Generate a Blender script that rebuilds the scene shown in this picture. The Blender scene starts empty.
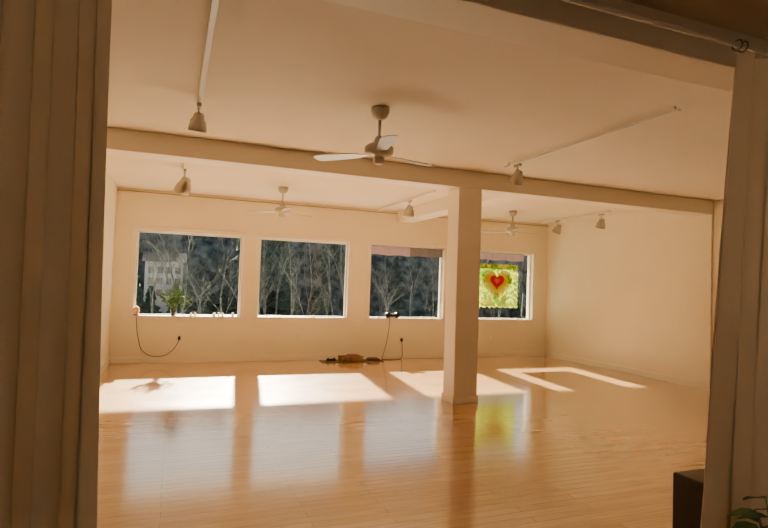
import bpy, bmesh, math, random
from mathutils import Matrix, Vector
random.seed(4)
S=bpy.context.scene; COL=bpy.context.collection
D=10.428; ZC=3.035; XL=-0.9485; XR=8.0665; YB=6.272; ZB=2.81; YH1=2.068; YH2=2.334; ZH=2.75; ZN=2.95

# ---------------------------------------------------------------- materials
def mat(name,color,rough=.6,metal=0,**kw):
    m=bpy.data.materials.new(name);m.use_nodes=True
    b=m.node_tree.nodes['Principled BSDF']
    b.inputs['Base Color'].default_value=(*color,1);b.inputs['Roughness'].default_value=rough;b.inputs['Metallic'].default_value=metal
    for k,v in kw.items(): b.inputs[k.replace('_',' ')].default_value=v
    return m
def noisy(m,c1,c2,scale,detail=4,bump=0,bscale=None,dist=0.01,lo=.35,hi=.65):
    nt=m.node_tree;b=nt.nodes['Principled BSDF'];tc=nt.nodes.new('ShaderNodeTexCoord')
    n=nt.nodes.new('ShaderNodeTexNoise');n.inputs['Scale'].default_value=scale;n.inputs['Detail'].default_value=detail
    nt.links.new(tc.outputs['Object'],n.inputs['Vector'])
    r=nt.nodes.new('ShaderNodeValToRGB');r.color_ramp.elements[0].color=(*c1,1);r.color_ramp.elements[1].color=(*c2,1)
    r.color_ramp.elements[0].position=lo;r.color_ramp.elements[1].position=hi
    nt.links.new(n.outputs['Fac'],r.inputs[0]);nt.links.new(r.outputs[0],b.inputs['Base Color'])
    if bump:
        n2=nt.nodes.new('ShaderNodeTexNoise');n2.inputs['Scale'].default_value=bscale or scale*4;nt.links.new(tc.outputs['Object'],n2.inputs['Vector'])
        bp=nt.nodes.new('ShaderNodeBump');bp.inputs['Strength'].default_value=bump;bp.inputs['Distance'].default_value=dist
        nt.links.new(n2.outputs['Fac'],bp.inputs['Height']);nt.links.new(bp.outputs[0],b.inputs['Normal'])
    return m
M_wall=noisy(mat('wall_paint',(.8,.72,.6),.75),(.84,.775,.63),(.88,.815,.67),1.3,bump=.08,bscale=90,dist=.004)
M_ceil=noisy(mat('ceiling_paint',(.8,.72,.62),.85),(.77,.70,.60),(.81,.74,.64),.9,bump=.08,bscale=70,dist=.004)
M_trim=mat('trim_paint',(.86,.80,.70),.4)
M_white=mat('white_enamel',(.78,.77,.74),.3)
M_fan=mat('fan_enamel',(.46,.44,.40),.28,.25)
M_metal=mat('brushed_metal',(.42,.40,.36),.28,.9)
M_dark=mat('black_plastic',(.015,.015,.017),.4)
M_rod=mat('rod_bronze',(.25,.2,.15),.35,.8)
M_pot=mat('dark_ceramic',(.05,.045,.05),.35)
M_leaf=noisy(mat('leaf',(.1,.2,.06),.5),(.045,.11,.035),(.11,.20,.07),30)
M_pink=mat('salt_pink',(.85,.5,.38),.5,Subsurface_Weight=.3)
M_crate=noisy(mat('crate_wood',(.3,.17,.08),.6),(.13,.07,.035),(.30,.17,.08),9)
M_cream=mat('cream_plastic',(.8,.76,.68),.4)
M_red=mat('book_red',(.35,.1,.06),.6);M_blue=mat('book_blue',(.1,.16,.3),.6)
M_mat=mat('mat_rubber',(.16,.11,.075),.8)

# floor
m=mat('maple_floor',(.6,.34,.14),.25);M_floor=m;nt=m.node_tree;b=nt.nodes['Principled BSDF']
tc=nt.nodes.new('ShaderNodeTexCoord')
br=nt.nodes.new('ShaderNodeTexBrick');br.inputs['Scale'].default_value=1;br.inputs['Brick Width'].default_value=1.4;br.inputs['Row Height'].default_value=.083
br.inputs['Mortar Size'].default_value=.0015;br.inputs['Mortar Smooth'].default_value=.2;br.offset=.37
br.inputs['Color1'].default_value=(.66,.40,.175,1);br.inputs['Color2'].default_value=(.55,.305,.115,1);br.inputs['Mortar'].default_value=(.28,.14,.05,1)
nt.links.new(tc.outputs['Object'],br.inputs['Vector'])
mp=nt.nodes.new('ShaderNodeMapping');mp.inputs['Scale'].default_value=(1.5,26,1);nt.links.new(tc.outputs['Object'],mp.inputs[0])
n=nt.nodes.new('ShaderNodeTexNoise');n.inputs['Scale'].default_value=2;n.inputs['Detail'].default_value=6;nt.links.new(mp.outputs[0],n.inputs['Vector'])
r=nt.nodes.new('ShaderNodeValToRGB');r.color_ramp.elements[0].color=(.82,.78,.72,1);r.color_ramp.elements[1].color=(1.08,1.06,1.03,1);r.color_ramp.elements[0].position=.3;r.color_ramp.elements[1].position=.7
nt.links.new(n.outputs['Fac'],r.inputs[0])
mx=nt.nodes.new('ShaderNodeMixRGB');mx.blend_type='MULTIPLY';mx.inputs[0].default_value=1
nt.links.new(br.outputs['Color'],mx.inputs[1]);nt.links.new(r.outputs[0],mx.inputs[2]);nt.links.new(mx.outputs[0],b.inputs['Base Color'])
n3=nt.nodes.new('ShaderNodeTexNoise');n3.inputs['Scale'].default_value=2.2;nt.links.new(tc.outputs['Object'],n3.inputs['Vector'])
mr=nt.nodes.new('ShaderNodeMapRange');mr.inputs[3].default_value=.18;mr.inputs[4].default_value=.27;nt.links.new(n3.outputs['Fac'],mr.inputs[0]);nt.links.new(mr.outputs[0],b.inputs['Roughness'])
b.inputs['Specular IOR Level'].default_value=.7
b.inputs['Coat Weight'].default_value=1;b.inputs['Coat Roughness'].default_value=.12;b.inputs['Coat IOR'].default_value=1.85
bp=nt.nodes.new('ShaderNodeBump');bp.inputs['Strength'].default_value=.15;bp.inputs['Distance'].default_value=.001
nt.links.new(br.outputs['Fac'],bp.inputs['Height']);bp.invert=True;nt.links.new(bp.outputs[0],b.inputs['Normal'])

def cloth(name,c,trans,weave=0.3):
    m=bpy.data.materials.new(name);m.use_nodes=True;nt=m.node_tree;nt.nodes.clear()
    o=nt.nodes.new('ShaderNodeOutputMaterial');d=nt.nodes.new('ShaderNodeBsdfDiffuse');t=nt.nodes.new('ShaderNodeBsdfTranslucent');x=nt.nodes.new('ShaderNodeMixShader')
    d.inputs[0].default_value=(*c,1);t.inputs[0].default_value=(*c,1);x.inputs[0].default_value=trans
    tc=nt.nodes.new('ShaderNodeTexCoord');n=nt.nodes.new('ShaderNodeTexNoise');n.inputs['Scale'].default_value=260;nt.links.new(tc.outputs['Object'],n.inputs['Vector'])
    bp=nt.nodes.new('ShaderNodeBump');bp.inputs['Strength'].default_value=weave;bp.inputs['Distance'].default_value=.003;nt.links.new(n.outputs['Fac'],bp.inputs['Height']);nt.links.new(bp.outputs[0],d.inputs['Normal'])
    nt.links.new(d.outputs[0],x.inputs[1]);nt.links.new(t.outputs[0],x.inputs[2]);nt.links.new(x.outputs[0],o.inputs[0]);return m
M_curt=cloth('curtain_linen',(.62,.55,.43),.3)
M_val=cloth('valance_lilac',(.50,.40,.50),.2)
M_val2=cloth('valance_grey',(.20,.20,.23),.12)

def glassmat():
    m=bpy.data.materials.new('window_glass');m.use_nodes=True;nt=m.node_tree;nt.nodes.clear()
    o=nt.nodes.new('ShaderNodeOutputMaterial');t=nt.nodes.new('ShaderNodeBsdfTransparent');g=nt.nodes.new('ShaderNodeBsdfGlossy');x=nt.nodes.new('ShaderNodeMixShader')
    t.inputs[0].default_value=(.94,.96,.96,1);g.inputs['Roughness'].default_value=.02
    fr=nt.nodes.new('ShaderNodeFresnel');fr.inputs[0].default_value=1.45
    nt.links.new(fr.outputs[0],x.inputs[0]);nt.links.new(t.outputs[0],x.inputs[1]);nt.links.new(g.outputs[0],x.inputs[2]);nt.links.new(x.outputs[0],o.inputs[0]);return m
M_glass=glassmat()

# ---------------------------------------------------------------- mesh helpers
def mk(name,bm,mats,parent=None,smooth=False,bevel=0,loc=None):
    me=bpy.data.meshes.new(name);bm.normal_update();bm.to_mesh(me);bm.free()
    if not isinstance(mats,(list,tuple)): mats=[mats]
    for q in mats: me.materials.append(q)
    ob=bpy.data.objects.new(name,me);COL.objects.link(ob)
    if smooth:
        for p in me.polygons: p.use_smooth=True
    if bevel:
        md=ob.modifiers.new('bevel','BEVEL');md.width=bevel;md.segments=2;md.limit_method='ANGLE'
    if parent: ob.parent=parent
    if loc: ob.location=loc
    return ob
def empty(name,loc=(0,0,0)):
    e=bpy.data.objects.new(name,None);e.location=loc;e.empty_display_size=.1;COL.objects.link(e);return e
def abox(bm,lo,hi,mi=0,rot=None):
    c=[(a+b)/2 for a,b in zip(lo,hi)];s=[b-a for a,b in zip(lo,hi)]
    M=Matrix.Translation(c)@(rot or Matrix())@Matrix.Diagonal((*s,1))
    r=bmesh.ops.create_cube(bm,size=1,matrix=M)
    for f in {f for v in r['verts'] for f in v.link_faces}: f.material_index=mi
def boxes(name,lst,mats,parent=None,bevel=0):
    bm=bmesh.new()
    for q in lst: abox(bm,q[0],q[1],q[2] if len(q)>2 else 0)
    return mk(name,bm,mats,parent,bevel=bevel)
def acyl(bm,p0,p1,r0,r1=None,seg=24,mi=0,smooth=True):
    p0=Vector(p0);p1=Vector(p1);r1=r0 if r1 is None else r1;d=p1-p0
    M=Matrix.Translation((p0+p1)/2)@d.to_track_quat('Z','Y').to_matrix().to_4x4()
    r=bmesh.ops.create_cone(bm,cap_ends=True,segments=seg,radius1=r0,radius2=r1,depth=d.length,matrix=M)
    for f in {f for v in r['verts'] for f in v.link_faces}:
        f.material_index=mi; f.smooth=smooth and len(f.verts)==4
def lathe(bm,prof,c=(0,0,0),seg=32,mi=0,M=None):
    rings=[]
    for rr,z in prof:
        ring=[]
        for i in range(seg):
            a=2*math.pi*i/seg;v=Vector((rr*math.cos(a),rr*math.sin(a),z))
            if M: v=M@v
            ring.append(bm.verts.new(v+Vector(c)))
        rings.append(ring)
    for a,b_ in zip(rings,rings[1:]):
        for i in range(seg):
            f=bm.faces.new((a[i],a[(i+1)%seg],b_[(i+1)%seg],b_[i]));f.smooth=True;f.material_index=mi
    for ring in(rings[0],rings[-1]):
        try: f=bm.faces.new(ring);f.material_index=mi
        except: pass
def cable(name,pts,r,m,parent=None):
    c=bpy.data.curves.new(name,'CURVE');c.dimensions='3D';c.bevel_depth=r;c.bevel_resolution=3;c.materials.append(m)
    s=c.splines.new('BEZIER');s.bezier_points.add(len(pts)-1)
    for p,q in zip(s.bezier_points,pts): p.co=q;p.handle_left_type=p.handle_right_type='AUTO'
    o=bpy.data.objects.new(name,c);COL.objects.link(o)
    if parent:o.parent=parent
    return o

# ---------------------------------------------------------------- room shell
NX0,NX1,NY0=-2.6,4.6,-3.2       # the dim room the photo is taken from
boxes('floor',[((NX0-.2,NY0-.2,-.2),(XR+.3,D+.25,0))],M_floor)
boxes('ceiling',[((XL-.2,YH1,ZC),(XR+.3,D+.25,ZC+.25))],M_ceil)
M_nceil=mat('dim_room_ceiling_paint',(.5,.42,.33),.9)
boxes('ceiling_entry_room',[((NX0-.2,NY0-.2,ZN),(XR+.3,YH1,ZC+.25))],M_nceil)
wins=[(-.60,1.20),(1.52,3.27),(3.74,5.40),(5.88,7.68)];ZS,ZT=.82,2.32
L=[((XL-.2,D,0),(XR+.2,D+.22,ZS)),((XL-.2,D,ZT),(XR+.2,D+.22,ZC))]
xs=[XL-.2]+[v for w in wins for v in w]+[XR+.2]
for i in range(0,len(xs),2): L.append(((xs[i],D,ZS),(xs[i+1],D+.22,ZT)))
boxes('wall_far',L,M_wall)
boxes('wall_left',[((XL-.2,YH2,0),(XL,D,ZC))],M_wall)
boxes('wall_right',[((XR,YH2,0),(XR+.2,D,ZC))],M_wall)
boxes('wall_partition',[((3.75,YH1,0),(XR+.2,YH2,ZH)),((NX0-.2,YH1,0),(XL,YH2,ZH))],M_wall)
boxes('wall_entry_left',[((NX0-.2,NY0,0),(NX0,YH1,ZN))],M_wall)
boxes('wall_entry_right',[((NX1,NY0,0),(NX1+.2,YH1,ZN))],M_wall)
boxes('wall_entry_back',[((NX0,NY0-.2,0),(NX1,NY0,ZN))],M_wall)
boxes('header_beam',[((NX0-.2,YH1,ZH),(XR+.2,YH2,ZC))],M_trim,bevel=.006)
boxes('ceiling_beam',[((XL,YB,ZB),(XR,YB+.3,ZC)),((4.28,YB+.3,ZB),(4.62,D,ZC))],M_trim,bevel=.005)
boxes('support_column',[((3.44,YB+.002,0),(3.784,YB+.298,ZB)),((3.425,YB-.014,0),(3.799,YB+.314,.10))],M_trim,bevel=.006)
boxes('wall_pilaster',[((XR-.04,YB,0),(XR,7.0,ZB))],M_wall)
bh=.11
boxes('baseboard_far',[((XL,D-.018,0),(XR,D,bh))],M_trim,bevel=.004)
boxes('baseboard_left',[((XL,YH2,0),(XL+.018,D-.018,bh))],M_trim,bevel=.004)
boxes('baseboard_right',[((XR-.018,7.0,0),(XR,D-.018,bh)),((XR-.058,YB-.01,0),(XR-.04,7.01,bh)),((XR-.018,YH2,0),(XR,YB-.01,bh))],M_trim,bevel=.004)
cable('trim_1',[(XL,D-.02,2.985),(3,D-.02,2.98),(XR,D-.02,2.985)],.006,M_rod)

# windows
for i,(x0,x1) in enumerate(wins):
    e=empty('window_%d'%(i+1),((x0+x1)/2,D,1.57))
    def W(n,l,m_,bv=.003):
        o=boxes(n,l,m_,bevel=bv);o.parent=e;o.matrix_parent_inverse=Matrix.Translation(-e.location);return o
    c=.075
    W('casing',[((x0-c,D-.016,ZT),(x1+c,D,ZT+c)),((x0-c,D-.016,ZS-.06),(x1+c,D,ZS)),((x0-c,D-.016,ZS),(x0,D,ZT)),((x1,D-.016,ZS),(x1+c,D,ZT)),((x0,D-.03,ZS-.015),(x1,D+.08,ZS+.012))],M_trim)
    g=.03
    W('sash',[((x0,D+.08,ZS),(x0+g,D+.13,ZT)),((x1-g,D+.08,ZS),(x1,D+.13,ZT)),((x0,D+.08,ZS),(x1,D+.13,ZS+g)),((x0,D+.08,ZT-g),(x1,D+.13,ZT))],M_white)
    bm=bmesh.new();vs=[bm.verts.new(v) for v in[(x0,D+.105,ZS),(x1,D+.105,ZS),(x1,D+.105,ZT),(x0,D+.105,ZT)]];bm.faces.new(vs)
    o=mk('glass',bm,M_glass);o.parent=e;o.matrix_parent_inverse=Matrix.Translation(-e.location)
# exterior eave
boxes('roof_eave',[((XL-1,D+.22,2.75),(XR+1,D+1.4,2.95)),((XL-1,D+1.38,2.66),(XR+1,D+1.42,2.98))],M_trim)

# ---------------------------------------------------------------- ceiling fans
def fan(x,y,zb,ang,R=.62):
    e=empty('ceiling_fan',(x,y,ZC))
    dz=zb-ZC
    bm=bmesh.new()
    lathe(bm,[(.012,0),(.078,-.001),(.082,-.03),(.065,-.08),(.034,-.105),(.012,-.11)],seg=32)
    acyl(bm,(0,0,-.08),(0,0,dz+.1),.0135)
    lathe(bm,[(.013,dz+.15),(.032,dz+.14),(.048,dz+.1),(.052,dz+.08),(.105,dz+.068),(.125,dz+.045),(.125,dz+.0),(.1,dz-.025),(.064,dz-.036),(.05,dz-.04),(.05,dz-.08),(.034,dz-.098),(.004,dz-.1)],seg=40)
    mk('motor_housing',bm,M_fan,e)
    for k in range(3):
        a=ang+k*2*math.pi/3
        bm=bmesh.new()
        abox(bm,(.085,-.018,-.004),(.2,.018,.003),1)
        pr=[(.17,.04),(.2,.05),(.35,.064),(R-.06,.072),(R-.02,.06),(R,.03)]
        top=[bm.verts.new((px,w,.004)) for px,w in pr]+[bm.verts.new((px,-w,.004)) for px,w in reversed(pr)]
        f=bm.faces.new(top);rr=bmesh.ops.extrude_face_region(bm,geom=[f])
        for v in [g_ for g_ in rr['geom'] if isinstance(g_,bmesh.types.BMVert)]: v.co.z-=.008
        bmesh.ops.recalc_face_normals(bm,faces=bm.faces)
        o=mk('blade_%d'%(k+1),bm,[M_fan,M_metal],e,bevel=.002)
        o.matrix_local=Matrix.Translation((0,0,dz-.012))@Matrix.Rotation(a,4,'Z')@Matrix.Rotation(math.radians(9),4,'X')
    return e
VA=math.pi/2-.3685-.02
fan(1.62,4.41,2.64,VA-math.radians(170))
fan(1.62,8.85,2.64,VA-math.radians(158))
fan(6.17,9.06,2.64,VA-math.radians(182))

# ---------------------------------------------------------------- track lights
def track(name,x,y0,y1,lamps,drop=.03,k=1.35):
    e=empty(name,(x,(y0+y1)/2,ZC));I=Matrix.Translation(-e.location)
    bm=bmesh.new();abox(bm,(x-.018,y0,ZC-drop-.02),(x+.018,y1,ZC-drop))
    for t in(y0+.06,y1-.06): abox(bm,(x-.012,t-.02,ZC-drop),(x+.012,t+.02,ZC))
    o=mk('rail',bm,M_white,e,bevel=.003);o.matrix_parent_inverse=I
    for i,(ly,az,tilt) in enumerate(lamps):
        bm=bmesh.new();zt=ZC-drop-.02
        abox(bm,(x-.018,ly-.06,zt-.03),(x+.018,ly+.06,zt))
        acyl(bm,(x,ly,zt),(x,ly,zt-.045*k),.009,seg=12)
        c=Vector((x,ly,zt-.11*k))
        Rm=Matrix.Rotation(az,4,'Z')@Matrix.Rotation(tilt,4,'X')
        for sx in(-1,1):
            acyl(bm,c+Rm@Vector((sx*.05*k,0,0)),c+Vector((0,0,.07*k)),.006,seg=8)
        lathe(bm,[(.004*k,.06*k),(.028*k,.055*k),(.034*k,.04*k),(.034*k,.02*k),(.05*k,-.005*k),(.056*k,-.04*k),(.056*k,-.06*k),(.05*k,-.06*k),(.044*k,-.03*k),(.004,-.015*k)],c=c,seg=28,M=Rm.to_3x3())
        o=mk('lamp_%d'%(i+1),bm,M_metal,e);o.matrix_parent_inverse=I
track('track_light',.15,2.9,5.0,[(4.9,.3,.25)])
track('track_light',3.76,3.23,5.7,[(5.45,0,.5)])
track('track_light',.1,7.2,8.3,[(7.95,.4,.7)],k=1.9)
track('track_light',3.8,7.7,10.3,[(8.7,0,.3)],k=1.6)
track('track_light',7.52,7.9,9.95,[(8.15,0,.3),(9.4,1,.4)],k=1.6)

# ---------------------------------------------------------------- curtains
def curtain(x0,x1,yc,ztop,folds,amp,seed,lean=0,top_in=0):
    rnd=random.Random(seed);NU=folds*16;NV=36
    ph=[rnd.uniform(-.5,.5) for _ in range(folds+2)];am=[rnd.uniform(.65,1.15) for _ in range(folds+2)]
    bm=bmesh.new();G=[]
    for j in range(NV+1):
        v=j/NV;z=.015+(ztop-.015)*v;row=[]
        for i in range(NU+1):
            u=i/NU;k=u*folds;ki=int(min(k,folds-1e-6));fr=k-ki
            A=amp*(am[ki]*(1-fr)+am[ki+1]*fr)*(.55+.45*(1-v))
            p=ph[ki]*(1-fr)+ph[ki+1]*fr
            th=2*math.pi*(k+.15*p+.05*math.sin(3*v+ki))
            y=yc+A*math.sin(th)+.012*math.sin(2.3*th+4*v)*(1-v)
            x=x0+(x1-x0)*u+.35*A*math.sin(2*th)
            x+=lean*(1-v)*(1-u)+top_in*v*u
            row.append(bm.verts.new((x,y,z)))
        G.append(row)
    for a,b_ in zip(G,G[1:]):
        for i in range(NU): bm.faces.new((a[i],a[i+1],b_[i+1],b_[i]))
    return bm
YR=1.9
mk('curtain',curtain(-1.45,-.183,YR,2.735,10,.06,3,top_in=-.045),M_curt,smooth=True)
mk('curtain',curtain(2.60,3.75,YR,2.735,9,.06,12,lean=-.23),M_curt,smooth=True)
e=empty('curtain_rod',(1.1,YR,2.765))
bm=bmesh.new();ZR=2.768;acyl(bm,(-1.6,YR,ZR),(3.85,YR,ZR),.012)
for bx in(-1.5,1.2,3.8): 
    acyl(bm,(bx,YR,ZR),(bx,YH1,ZR+.03),.008,seg=12);acyl(bm,(bx,YH1-.012,ZR+.03),(bx,YH1,ZR+.03),.028)
o=mk('rod',bm,M_cream,e);o.matrix_parent_inverse=Matrix.Translation(-e.location)
bm=bmesh.new()
for rx in(2.60,2.64,2.9,3.2,3.5,-.25,-.45,-.65,-.9,-1.15):
    seg=24
    Mx=Matrix.Translation((rx,YR,ZR-.002))@Matrix.Rotation(math.pi/2,4,'Y')
    ringv=[]
    for i in range(seg):
        a=2*math.pi*i/seg
        ringv.append([bm.verts.new(Mx@Vector(((.026+.005*math.cos(t))*math.cos(a),(.026+.005*math.cos(t))*math.sin(a),.005*math.sin(t)))) for t in(0,1.57,3.14,4.71)])
    for i in range(seg):
        for k in range(4): bm.faces.new((ringv[i][k],ringv[(i+1)%seg][k],ringv[(i+1)%seg][(k+1)%4],ringv[i][(k+1)%4]))
o=mk('rings',bm,M_rod,e,smooth=True);o.matrix_parent_inverse=Matrix.Translation(-e.location)

# ---------------------------------------------------------------- window things
ZL=ZS+.012
e=empty('potted_plant',(.05,D+.02,ZL));bm=bmesh.new()
lathe(bm,[(.004,0),(.035,0),(.042,.05),(.05,.08),(.052,.09),(.044,.09),(.04,.08),(.004,.075)])
mk('pot',bm,M_pot,e)
bm=bmesh.new();rnd=random.Random(5)
for k in range(26):
    a=rnd.uniform(0,6.28);L_=rnd.uniform(.16,.46);lean_=rnd.uniform(.1,.85)
    tip=Vector((math.cos(a)*lean_*L_,-abs(math.sin(a))*lean_*L_*.3-.03,.1+L_*math.sqrt(max(.1,1-lean_*lean_))))
    base=Vector((math.cos(a)*.02,math.sin(a)*.02,.07))
    acyl(bm,base,tip,.003,.0015,seg=6)
    for q in range(5):
        t=.4+.15*q;p=base.lerp(tip,min(t,1));la=rnd.uniform(0,6.28);l=rnd.uniform(.05,.09)
        d=Vector((math.cos(la),math.sin(la)*.4-.25,rnd.uniform(-.2,.6))).normalized();s=d.cross(Vector((.2,.9,.3))).normalized()*l*.28
        v=[bm.verts.new(p),bm.verts.new(p+d*l*.45+s),bm.verts.new(p+d*l),bm.verts.new(p+d*l*.45-s)];bm.faces.new(v)
mk('foliage',bm,M_leaf,e)
e=empty('salt_lamp',(-.55,D-.0,ZL));bm=bmesh.new()
lathe(bm,[(.004,0),(.045,0),(.048,.018),(.03,.02)],seg=20);mk('base',bm,M_crate,e)
bm=bmesh.new();bmesh.ops.create_icosphere(bm,subdivisions=3,radius=1,matrix=Matrix.Translation((0,0,.085))@Matrix.Diagonal((.055,.05,.072,1)))
for v in bm.verts: v.co+=Vector([rnd.uniform(-.0025,.0025) for _ in range(3)])
mk('crystal',bm,M_pink,e)
c=cable('cord',[(-.55,D-.02,ZL+.01),(-.54,D-.045,.76),(-.50,D-.035,.45),(-.40,D-.035,.2),(-.17,D-.04,.12),(.04,D-.035,.2),(.15,D-.03,.36),(.17,D-.02,.43)],.006,M_dark,e);c.matrix_parent_inverse=Matrix.Translation(-e.location)
def outlet(x,z,plug):
    e=empty('wall_outlet',(x,D,z));bm=bmesh.new()
    abox(bm,(-.036,-.006,-.058),(.036,0,.058));
    mk('plate',bm,M_cream,e,bevel=.002)
    bm=bmesh.new()
    for s in(-1,1): abox(bm,(-.017,-.009,s*.024-.014),(.017,-.005,s*.024+.014))
    mk('sockets',bm,M_white,e,bevel=.003)
    if plug:
        bm=bmesh.new();abox(bm,(-.022,-.05,-.045),(.022,-.008,.02));mk('plug',bm,M_dark,e,bevel=.005)
outlet(.17,.45,True);outlet(2.31,.45,False);outlet(4.46,.40,True);outlet(6.64,.44,False)
e=empty('portable_speaker',(4.24,D+.0,ZL));bm=bmesh.new()
for s in(-1,1):
    acyl(bm,(s*.1,-.05,.06),(s*.1,.03,.06),.056,.048,seg=28);acyl(bm,(s*.1,-.056,.06),(s*.1,-.05,.06),.03,seg=24)
abox(bm,(-.08,-.03,.02),(.08,.02,.085));abox(bm,(-.12,-.04,0),(.12,.03,.012))
mk('body',bm,M_dark,e,bevel=.004)
c=cable('cord',[(4.18,D-.02,ZL+.02),(4.17,D-.05,.72),(4.13,D-.05,.4),(4.07,D-.03,.12),(4.02,D-.06,.012)],.005,M_dark,e);c.matrix_parent_inverse=Matrix.Translation(-e.location)
cable('power_cord',[(4.46,D-.04,.37),(4.47,D-.05,.2),(4.45,D-.07,.03),(4.3,D-.15,.01),(4.1,D-.2,.01),(4.02,D-.06,.012)],.006,M_dark)
bm=bmesh.new()
for x in(.35,.42,.75,.83,.9,1.08):
    s=rnd.uniform(.016,.03);lathe(bm,[(.004,0),(s,0),(s,.04),(s*.6,.05),(s*.6,.06),(.004,.06)],c=(x,D+.04,ZL),seg=16)
mk('candle_jars',bm,M_cream)
bm=bmesh.new()
for x in(1.7,1.95,2.6,2.9,3.95,4.95,5.15,6.5,6.9,7.3):
    s=rnd.uniform(.016,.026);bmesh.ops.create_icosphere(bm,subdivisions=2,radius=s,matrix=Matrix.Translation((x,D+.04,ZL+s*.6))@Matrix.Diagonal((1.3,1,.65,1)))
mk('sill_stones',bm,M_cream,smooth=True)
def valance(x0,x1,z0,z1,xs):
    bm=bmesh.new();N=60;a=[];b_=[]
    for i in range(N+1):
        x=x0+(x1-x0)*i/N;y=D+.055+.006*math.sin(i*.9)
        a.append(bm.verts.new((x,y,z0+.008*math.sin(i*.35))));b_.append(bm.verts.new((x,y,z1)))
    for i in range(N):
        f=bm.faces.new((a[i],a[i+1],b_[i+1],b_[i]));f.material_index=1 if x0+(x1-x0)*i/N>xs else 0
    acyl(bm,(x0-.01,D+.055,z1),(x1+.01,D+.055,z1),.006,seg=10)
    return mk('window_valance',bm,[M_val,M_val2],smooth=True)
valance(3.76,5.38,2.12,2.30,4.62);valance(5.90,7.45,2.14,2.30,9)

def paint(name,c1,c2,scale,tr=.75):
    m=bpy.data.materials.new(name);m.use_nodes=True;nt=m.node_tree;nt.nodes.clear()
    o=nt.nodes.new('ShaderNodeOutputMaterial');d=nt.nodes.new('ShaderNodeBsdfDiffuse');t=nt.nodes.new('ShaderNodeBsdfTranslucent');x=nt.nodes.new('ShaderNodeMixShader');x.inputs[0].default_value=tr
    tc=nt.nodes.new('ShaderNodeTexCoord');n=nt.nodes.new('ShaderNodeTexNoise');n.inputs['Scale'].default_value=scale;n.inputs['Detail'].default_value=2;n.inputs['Distortion'].default_value=1.5;nt.links.new(tc.outputs['Object'],n.inputs['Vector'])
    r=nt.nodes.new('ShaderNodeValToRGB');r.color_ramp.elements[0].color=(*c1,1);r.color_ramp.elements[1].color=(*c2,1);r.color_ramp.elements[0].position=.46;r.color_ramp.elements[1].position=.54
    nt.links.new(n.outputs['Fac'],r.inputs[0])
    for q in(d,t): nt.links.new(r.outputs[0],q.inputs[0])
    nt.links.new(d.outputs[0],x.inputs[1]);nt.links.new(t.outputs[0],x.inputs[2]);nt.links.new(x.outputs[0],o.inputs[0]);return m
B=[paint('silk_green_yellow',(.10,.32,.02),(.60,.66,.03),9,.16),paint('silk_yellow',(.84,.70,.02),(.84,.76,.05),6,.3),paint('silk_red',(.75,.01,.03),(.8,.03,.06),6,.4),paint('silk_cream',(.74,.84,.30),(.80,.84,.42),6,.26),paint('silk_pink',(.9,.2,.25),(.9,.3,.35),6,.4)]
bx0,bx1,bz0,bz1=6.20,7.30,1.09,2.05;cx=(bx0+bx1)/2
bm=bmesh.new();YBn=D+.045
def wavy(x): return .007*math.sin(x*17)
def scal(x0,x1,z0,z1,y,mi,amp):
    n=48;pts=[]
    for i in range(n): pts.append((x0+(x1-x0)*i/n,z0+amp*math.sin(i*1.05)))
    for i in range(n): pts.append((x1+amp*math.sin(i*1.05),z0+(z1-z0)*i/n))
    for i in range(n): pts.append((x1-(x1-x0)*i/n,z1+amp*.4*math.sin(i*1.05)))
    for i in range(n): pts.append((x0+amp*math.sin(i*1.05),z1-(z1-z0)*i/n))
    f=bm.faces.new([bm.verts.new((x,y,z)) for x,z in pts]);f.material_index=mi
def ringborder(x0,x1,z0,z1,w,y,mi):
    nx=int((x1-x0)/w);nz=int((z1-z0)/w)
    for i in range(nx):
        for zz in(z0,z1-w):
            if i%2==0: q=x0+(x1-x0)*i/nx;bm.faces.new([bm.verts.new(v) for v in[(q,y,zz),(q+w,y,zz),(q+w,y,zz+w),(q,y,zz+w)]]).material_index=mi
    for i in range(nz):
        for xx in(x0,x1-w):
            if i%2==1: q=z0+(z1-z0)*i/nz;bm.faces.new([bm.verts.new(v) for v in[(xx,y,q),(xx+w,y,q),(xx+w,y,q+w),(xx,y,q+w)]]).material_index=mi
def heart(cx_,cz,s,y,mi):
    pts=[]
    for i in range(64):
        t=2*math.pi*i/64;pts.append((cx_+s*16*math.sin(t)**3/16,cz+s*(13*math.cos(t)-5*math.cos(2*t)-2*math.cos(3*t)-math.cos(4*t))/16))
    f=bm.faces.new([bm.verts.new((x,y,z)) for x,z in pts]);f.material_index=mi
scal(bx0,bx1,bz0,bz1,YBn,0,.012)
ringborder(bx0+.02,bx1-.02,bz0+.02,bz1-.02,.07,YBn-.004,3)
heart(cx,1.62,.40,YBn-.005,1);heart(cx,1.64,.34,YBn-.008,3);heart(cx,1.65,.27,YBn-.011,1);heart(cx,1.665,.18,YBn-.014,2);heart(cx,1.68,.07,YBn-.017,4)
for s in(-1,1):
    for k in range(5):
        a0=Vector((cx+s*.05,YBn-.006,1.13));a1=Vector((cx+s*(.16+.07*k),YBn-.006,1.50-.075*k));w=Vector((.014,0,.014))
        m_=(a0+a1)/2+Vector((s*.05,0,-.03))
        bm.faces.new([bm.verts.new(v) for v in(a0-w,m_-w,a1-w*.6,a1+w*.6,m_+w,a0+w)]).material_index=1 if k%2 else 3
for v in bm.verts: v.co.y+=wavy(v.co.x)
mk('heart_banner',bm,B)

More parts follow.
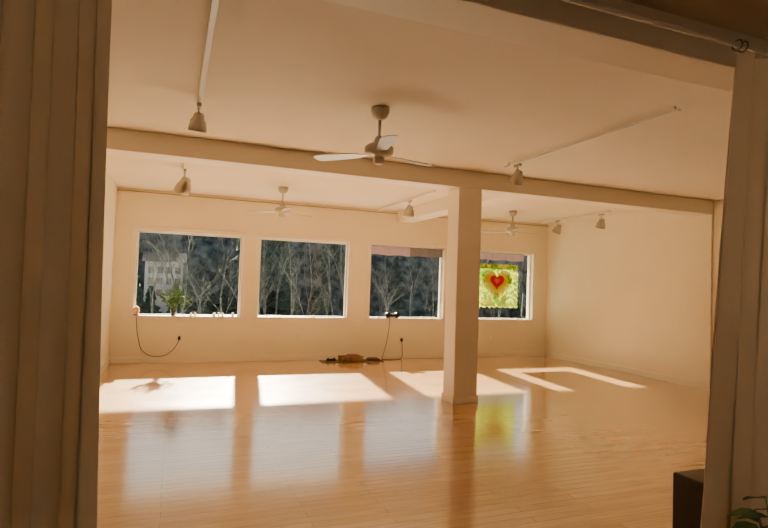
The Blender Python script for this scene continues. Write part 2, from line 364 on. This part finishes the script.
boxes('floor_mat',[((2.72,D-.40,0),(3.95,D-.10,.014))],M_mat,bevel=.004)
zm=.0145
e=empty('wooden_crate',(3.3,D-.26,zm));bm=bmesh.new()
for z in(.012,.058): 
    for yy in(-.12,.105): abox(bm,(-.22,yy,z),(.22,yy+.015,z+.034))
    for xx in(-.22,.205): abox(bm,(xx,-.105,z),(xx+.015,.105,z+.034))
for k in range(5): abox(bm,(-.22,-.12+.05*k,0),(.22,-.08+.05*k,.012))
mk('slats',bm,M_crate,e,bevel=.002)
bm=bmesh.new();z=.012
for i,(w,h) in enumerate([(.36,.028),(.32,.024),(.26,.034),(.2,.022)]): abox(bm,(-w/2+.015*i,-.09,z),(w/2+.015*i,.09,z+h),i%3);z+=h
mk('books',bm,[M_red,M_crate,M_blue],e,bevel=.002)
e=empty('power_strip',(2.92,D-.22,zm));bm=bmesh.new();abox(bm,(-.09,-.03,0),(.09,.03,.035));mk('body',bm,M_dark,e,bevel=.004)
bm=bmesh.new()
for k in range(3): abox(bm,(-.08+.06*k,-.018,.035),(-.045+.06*k,.018,.04 if k%2 else .055))
mk('plugs',bm,M_pot,e,bevel=.003)
e=empty('foot_block',(3.76,D-.27,zm));bm=bmesh.new();abox(bm,(-.12,-.07,0),(.12,.07,.04));abox(bm,(-.10,-.06,.04),(.08,.06,.058),1);mk('block',bm,[M_pot,M_crate],e,bevel=.008)

e=empty('floor_speaker',(3.18,2.50,0));bm=bmesh.new()
abox(bm,(-.14,-.13,.01),(.14,.13,.37));mk('cabinet',bm,M_dark,e,bevel=.012)
bm=bmesh.new()
for zz,rr in((.13,.09),(.28,.045)):
    lathe(bm,[(rr,0),(rr,.006),(rr*.85,.008),(rr*.3,-.004),(.003,.004)],c=(0,0,0),seg=32,M=None)
    for v in bm.verts:
        if not v.tag: x,y,z_=v.co;v.co=(x,-.132-z_,zz+y);v.tag=True
mk('drivers',bm,M_pot,e)
bm=bmesh.new()
for sx in(-.11,.11):
    for sy in(-.1,.1): acyl(bm,(sx,sy,0),(sx,sy,.012),.015,seg=12)
mk('feet',bm,M_dark,e)

# leafy floor plant beside the curtain
e=empty('potted_plant',(2.52,1.60,0));bm=bmesh.new()
lathe(bm,[(.01,0),(.10,0),(.115,.12),(.135,.26),(.145,.27),(.145,.30),(.128,.30),(.12,.27),(.01,.265)],seg=36)
mk('pot',bm,M_pot,e)
bm=bmesh.new();rnd=random.Random(15)
for k in range(34):
    a=rnd.uniform(0,6.28);out=rnd.uniform(.04,.2);top=rnd.uniform(.42,.62)
    base=Vector((math.cos(a)*.04,math.sin(a)*.03,.26));tip=Vector((math.cos(a)*out,math.sin(a)*out*.6,top))
    acyl(bm,base,tip,.004,.0025,seg=6)
    l=rnd.uniform(.09,.14);w_=l*.33
    d=Vector((math.cos(a),math.sin(a)*.6,rnd.uniform(-.25,.35))).normalized()
    s=d.cross(Vector((0,0,1))).normalized();n_=s.cross(d)
    rows=[(0,.05),(.2,.75),(.45,1),(.75,.7),(1,.04)];pv=None
    for t,wf in rows:
        c0=tip+d*l*t-Vector((0,0,1))*l*.25*t*t
        cur=[bm.verts.new(c0-s*w_*wf+n_*.008*wf),bm.verts.new(c0),bm.verts.new(c0+s*w_*wf+n_*.008*wf)]
        if pv:
            bm.faces.new((pv[0],pv[1],cur[1],cur[0])).smooth=True;bm.faces.new((pv[1],pv[2],cur[2],cur[1])).smooth=True
        pv=cur
mk('leaves',bm,M_leaf,e)

# ---------------------------------------------------------------- exterior
M_grass=noisy(mat('winter_ground',(.1,.09,.06),.95),(.10,.10,.08),(.30,.29,.28),1.2,6)
M_hill=noisy(mat('wooded_hillside',(.06,.07,.07),1),(.018,.034,.038),(.16,.21,.23),1.6,14,lo=.42,hi=.66)
M_bark=noisy(mat('bark',(.06,.055,.05),.95),(.035,.045,.05),(.21,.23,.23),4)
M_ever=noisy(mat('evergreen',(.03,.06,.04),.95),(.014,.04,.034),(.07,.12,.09),8)
boxes('terrain_ground',[((-40,D+.25,-1.4),(75,90,-1.0))],M_grass)
woods=empty('wooded_hillside',(0,30,-1));WI=Matrix.Translation(-woods.location)
bm=bmesh.new();NX,NY=150,40;G=[]
from mathutils import noise
for j in range(NY+1):
    row=[]
    for i in range(NX+1):
        x=-40+115*i/NX;y=34+26*j/NY
        z=-1.2+13*(1-math.exp(-j/11))+noise.noise(Vector((x*.35,y*.35,0)))*1.2+noise.noise(Vector((x*1.3,y*1.3,5)))*.8
        row.append(bm.verts.new((x,y,z)))
    G.append(row)
for a,b_ in zip(G,G[1:]):
    for i in range(NX): bm.faces.new((a[i],a[i+1],b_[i+1],b_[i]))
o=mk('slope',bm,M_hill,woods,smooth=True);o.matrix_parent_inverse=WI
def branch(bm,p,d,l,r,depth,rnd):
    q=p+d*l
    sd=5 if depth>2 else 3
    dd=d.to_track_quat('Z','Y').to_matrix()
    A=[bm.verts.new(p+dd@Vector((math.cos(2*math.pi*i/sd)*r,math.sin(2*math.pi*i/sd)*r,0))) for i in range(sd)]
    Bv=[bm.verts.new(q+dd@Vector((math.cos(2*math.pi*i/sd)*r*.62,math.sin(2*math.pi*i/sd)*r*.62,0))) for i in range(sd)]
    for i in range(sd): bm.faces.new((A[i],A[(i+1)%sd],Bv[(i+1)%sd],Bv[i]))
    if depth==0: return
    n=rnd.choice([3,4]) if depth>1 else 5
    for k in range(n):
        t=1 if k==0 else rnd.uniform(.35,.95)
        nd=(d+Vector((rnd.uniform(-1,1),rnd.uniform(-1,1),rnd.uniform(-.25,.7)))*(.35 if k==0 else .85)).normalized()
        branch(bm,p+d*l*t,nd,l*rnd.uniform(.55,.8),r*(.62 if k==0 else .4),depth-1,rnd)
protos=[]
for s in range(5):
    bm=bmesh.new();rnd=random.Random(40+s)
    branch(bm,Vector((0,0,0)),Vector((rnd.uniform(-.08,.08),0,1)).normalized(),2.1,.055,5,rnd)
    me=bpy.data.meshes.new('bare_tree');bm.to_mesh(me);bm.free();me.materials.append(M_bark);protos.append(me)
rnd=random.Random(77)
for k in range(120):
    y=rnd.uniform(20,36);x=rnd.uniform(-7,32)*y/30
    if -2.2<x*34/y<2.0 and rnd.random()<.45: continue
    o=bpy.data.objects.new('tree',rnd.choice(protos));COL.objects.link(o);o.parent=woods
    o.matrix_parent_inverse=WI
    h=rnd.uniform(.6,1.15)*min(1,(y-10.4)*.42/7.6+.25)
    o.location=(x,y,-1.05);o.rotation_euler=(rnd.uniform(-.15,.15),rnd.uniform(-.15,.15),rnd.uniform(0,6.28));o.scale=(h,h,h)
bm=bmesh.new()
PL=[]
for k in range(34):
    y=rnd.uniform(30,38);x=rnd.uniform(-6,34)*y/34
    if -2.5<x<2: x-=4.5
    PL.append((x,y,rnd.uniform(3,6.5),.2))
for k in range(9): PL.append((-3+.75*k+rnd.uniform(-.2,.2),rnd.uniform(28.5,29.5),rnd.uniform(1.9,2.9),.34))
for x,y,h,wd in PL:
    for t in range(9):
        zz=-1+h*(.08+.1*t);rr=h*wd*(1-t/9.5)
        lathe(bm,[(rr,0),(rr*.5,h*.08),(.02,h*.17)],c=(x+rnd.uniform(-.05,.05),y,zz),seg=13)
for v in bm.verts: v.co+=Vector((rnd.uniform(-.16,.16),rnd.uniform(-.16,.16),rnd.uniform(-.16,.1)))
o=mk('evergreens',bm,M_ever,woods);o.matrix_parent_inverse=WI
M_side=mat('house_siding',(.62,.66,.69),.8);M_roof=mat('house_roof',(.10,.10,.11),.9);M_pane=mat('house_pane',(.05,.06,.07),.2)
e=empty('neighbour_house',(-.40,31.5,-1.2));bm=bmesh.new()
abox(bm,(-.95,0,0),(.95,2,3.55))
mk('walls',bm,M_side,e)
bm=bmesh.new();v=[bm.verts.new(q) for q in[(-1.1,-.25,3.53),(1.1,-.25,3.53),(1.1,1,4.1),(-1.1,1,4.1),(1.1,2.25,3.53),(-1.1,2.25,3.53)]]
bm.faces.new((v[0],v[1],v[2],v[3]));bm.faces.new((v[3],v[2],v[4],v[5]));bm.faces.new((v[1],v[4],v[2]));bm.faces.new((v[0],v[3],v[5]));mk('roof',bm,M_roof,e)
bm=bmesh.new()
for zz in(1.9,2.5,3.1):
    for xx in(-.65,-.2,.25,.68): abox(bm,(xx-.13,-.03,zz-.18),(xx+.13,.02,zz+.18))
mk('panes',bm,M_pane,e)

# ---------------------------------------------------------------- light
sd=bpy.data.lights.new('sun','SUN');sd.energy=72;sd.color=(1,.86,.62);sd.angle=.025
so=bpy.data.objects.new('sun',sd);COL.objects.link(so);so.rotation_euler=Vector((.118,1,.526)).to_track_quat('Z','Y').to_euler()
w=bpy.data.worlds.new('world');S.world=w;w.use_nodes=True;nt=w.node_tree;bg=nt.nodes['Background']
sky=nt.nodes.new('ShaderNodeTexSky');sky.sky_type='HOSEK_WILKIE';sky.sun_direction=Vector((.118,1,.526)).normalized();sky.turbidity=3
hs=nt.nodes.new('ShaderNodeHueSaturation');hs.inputs['Saturation'].default_value=.45
nt.links.new(sky.outputs[0],hs.inputs['Color'])
tn=nt.nodes.new('ShaderNodeMixRGB');tn.blend_type='MULTIPLY';tn.inputs[0].default_value=1;tn.inputs[2].default_value=(1.08,1,.88,1)
nt.links.new(hs.outputs[0],tn.inputs[1]);nt.links.new(tn.outputs[0],bg.inputs[0]);bg.inputs[1].default_value=5.8
ld=bpy.data.lights.new('entry_room_fill','AREA');ld.energy=15;ld.color=(1,.86,.70);ld.size=.6  # added fill light behind the camera to brighten the curtains, no actual fixture
lo=bpy.data.objects.new('entry_room_fill',ld);COL.objects.link(lo);lo.location=(3,-.8,2.9)

# ---------------------------------------------------------------- camera
yaw,pitch,roll,f=.3685,.0385,.0339,547.36
F=Vector((math.sin(yaw)*math.cos(pitch),math.cos(yaw)*math.cos(pitch),math.sin(pitch)))
R0=Vector((math.cos(yaw),-math.sin(yaw),0));U0=R0.cross(F)
R=math.cos(roll)*R0+math.sin(roll)*U0;U=-math.sin(roll)*R0+math.cos(roll)*U0
cd=bpy.data.cameras.new('camera');cd.sensor_width=36;cd.lens=f*36/768;cd.clip_start=.05;cd.clip_end=400
co=bpy.data.objects.new('camera',cd);COL.objects.link(co)
mw=Matrix((( R.x,U.x,-F.x,0),(R.y,U.y,-F.y,0),(R.z,U.z,-F.z,1.5),(0,0,0,1)))
co.matrix_world=mw;S.camera=co
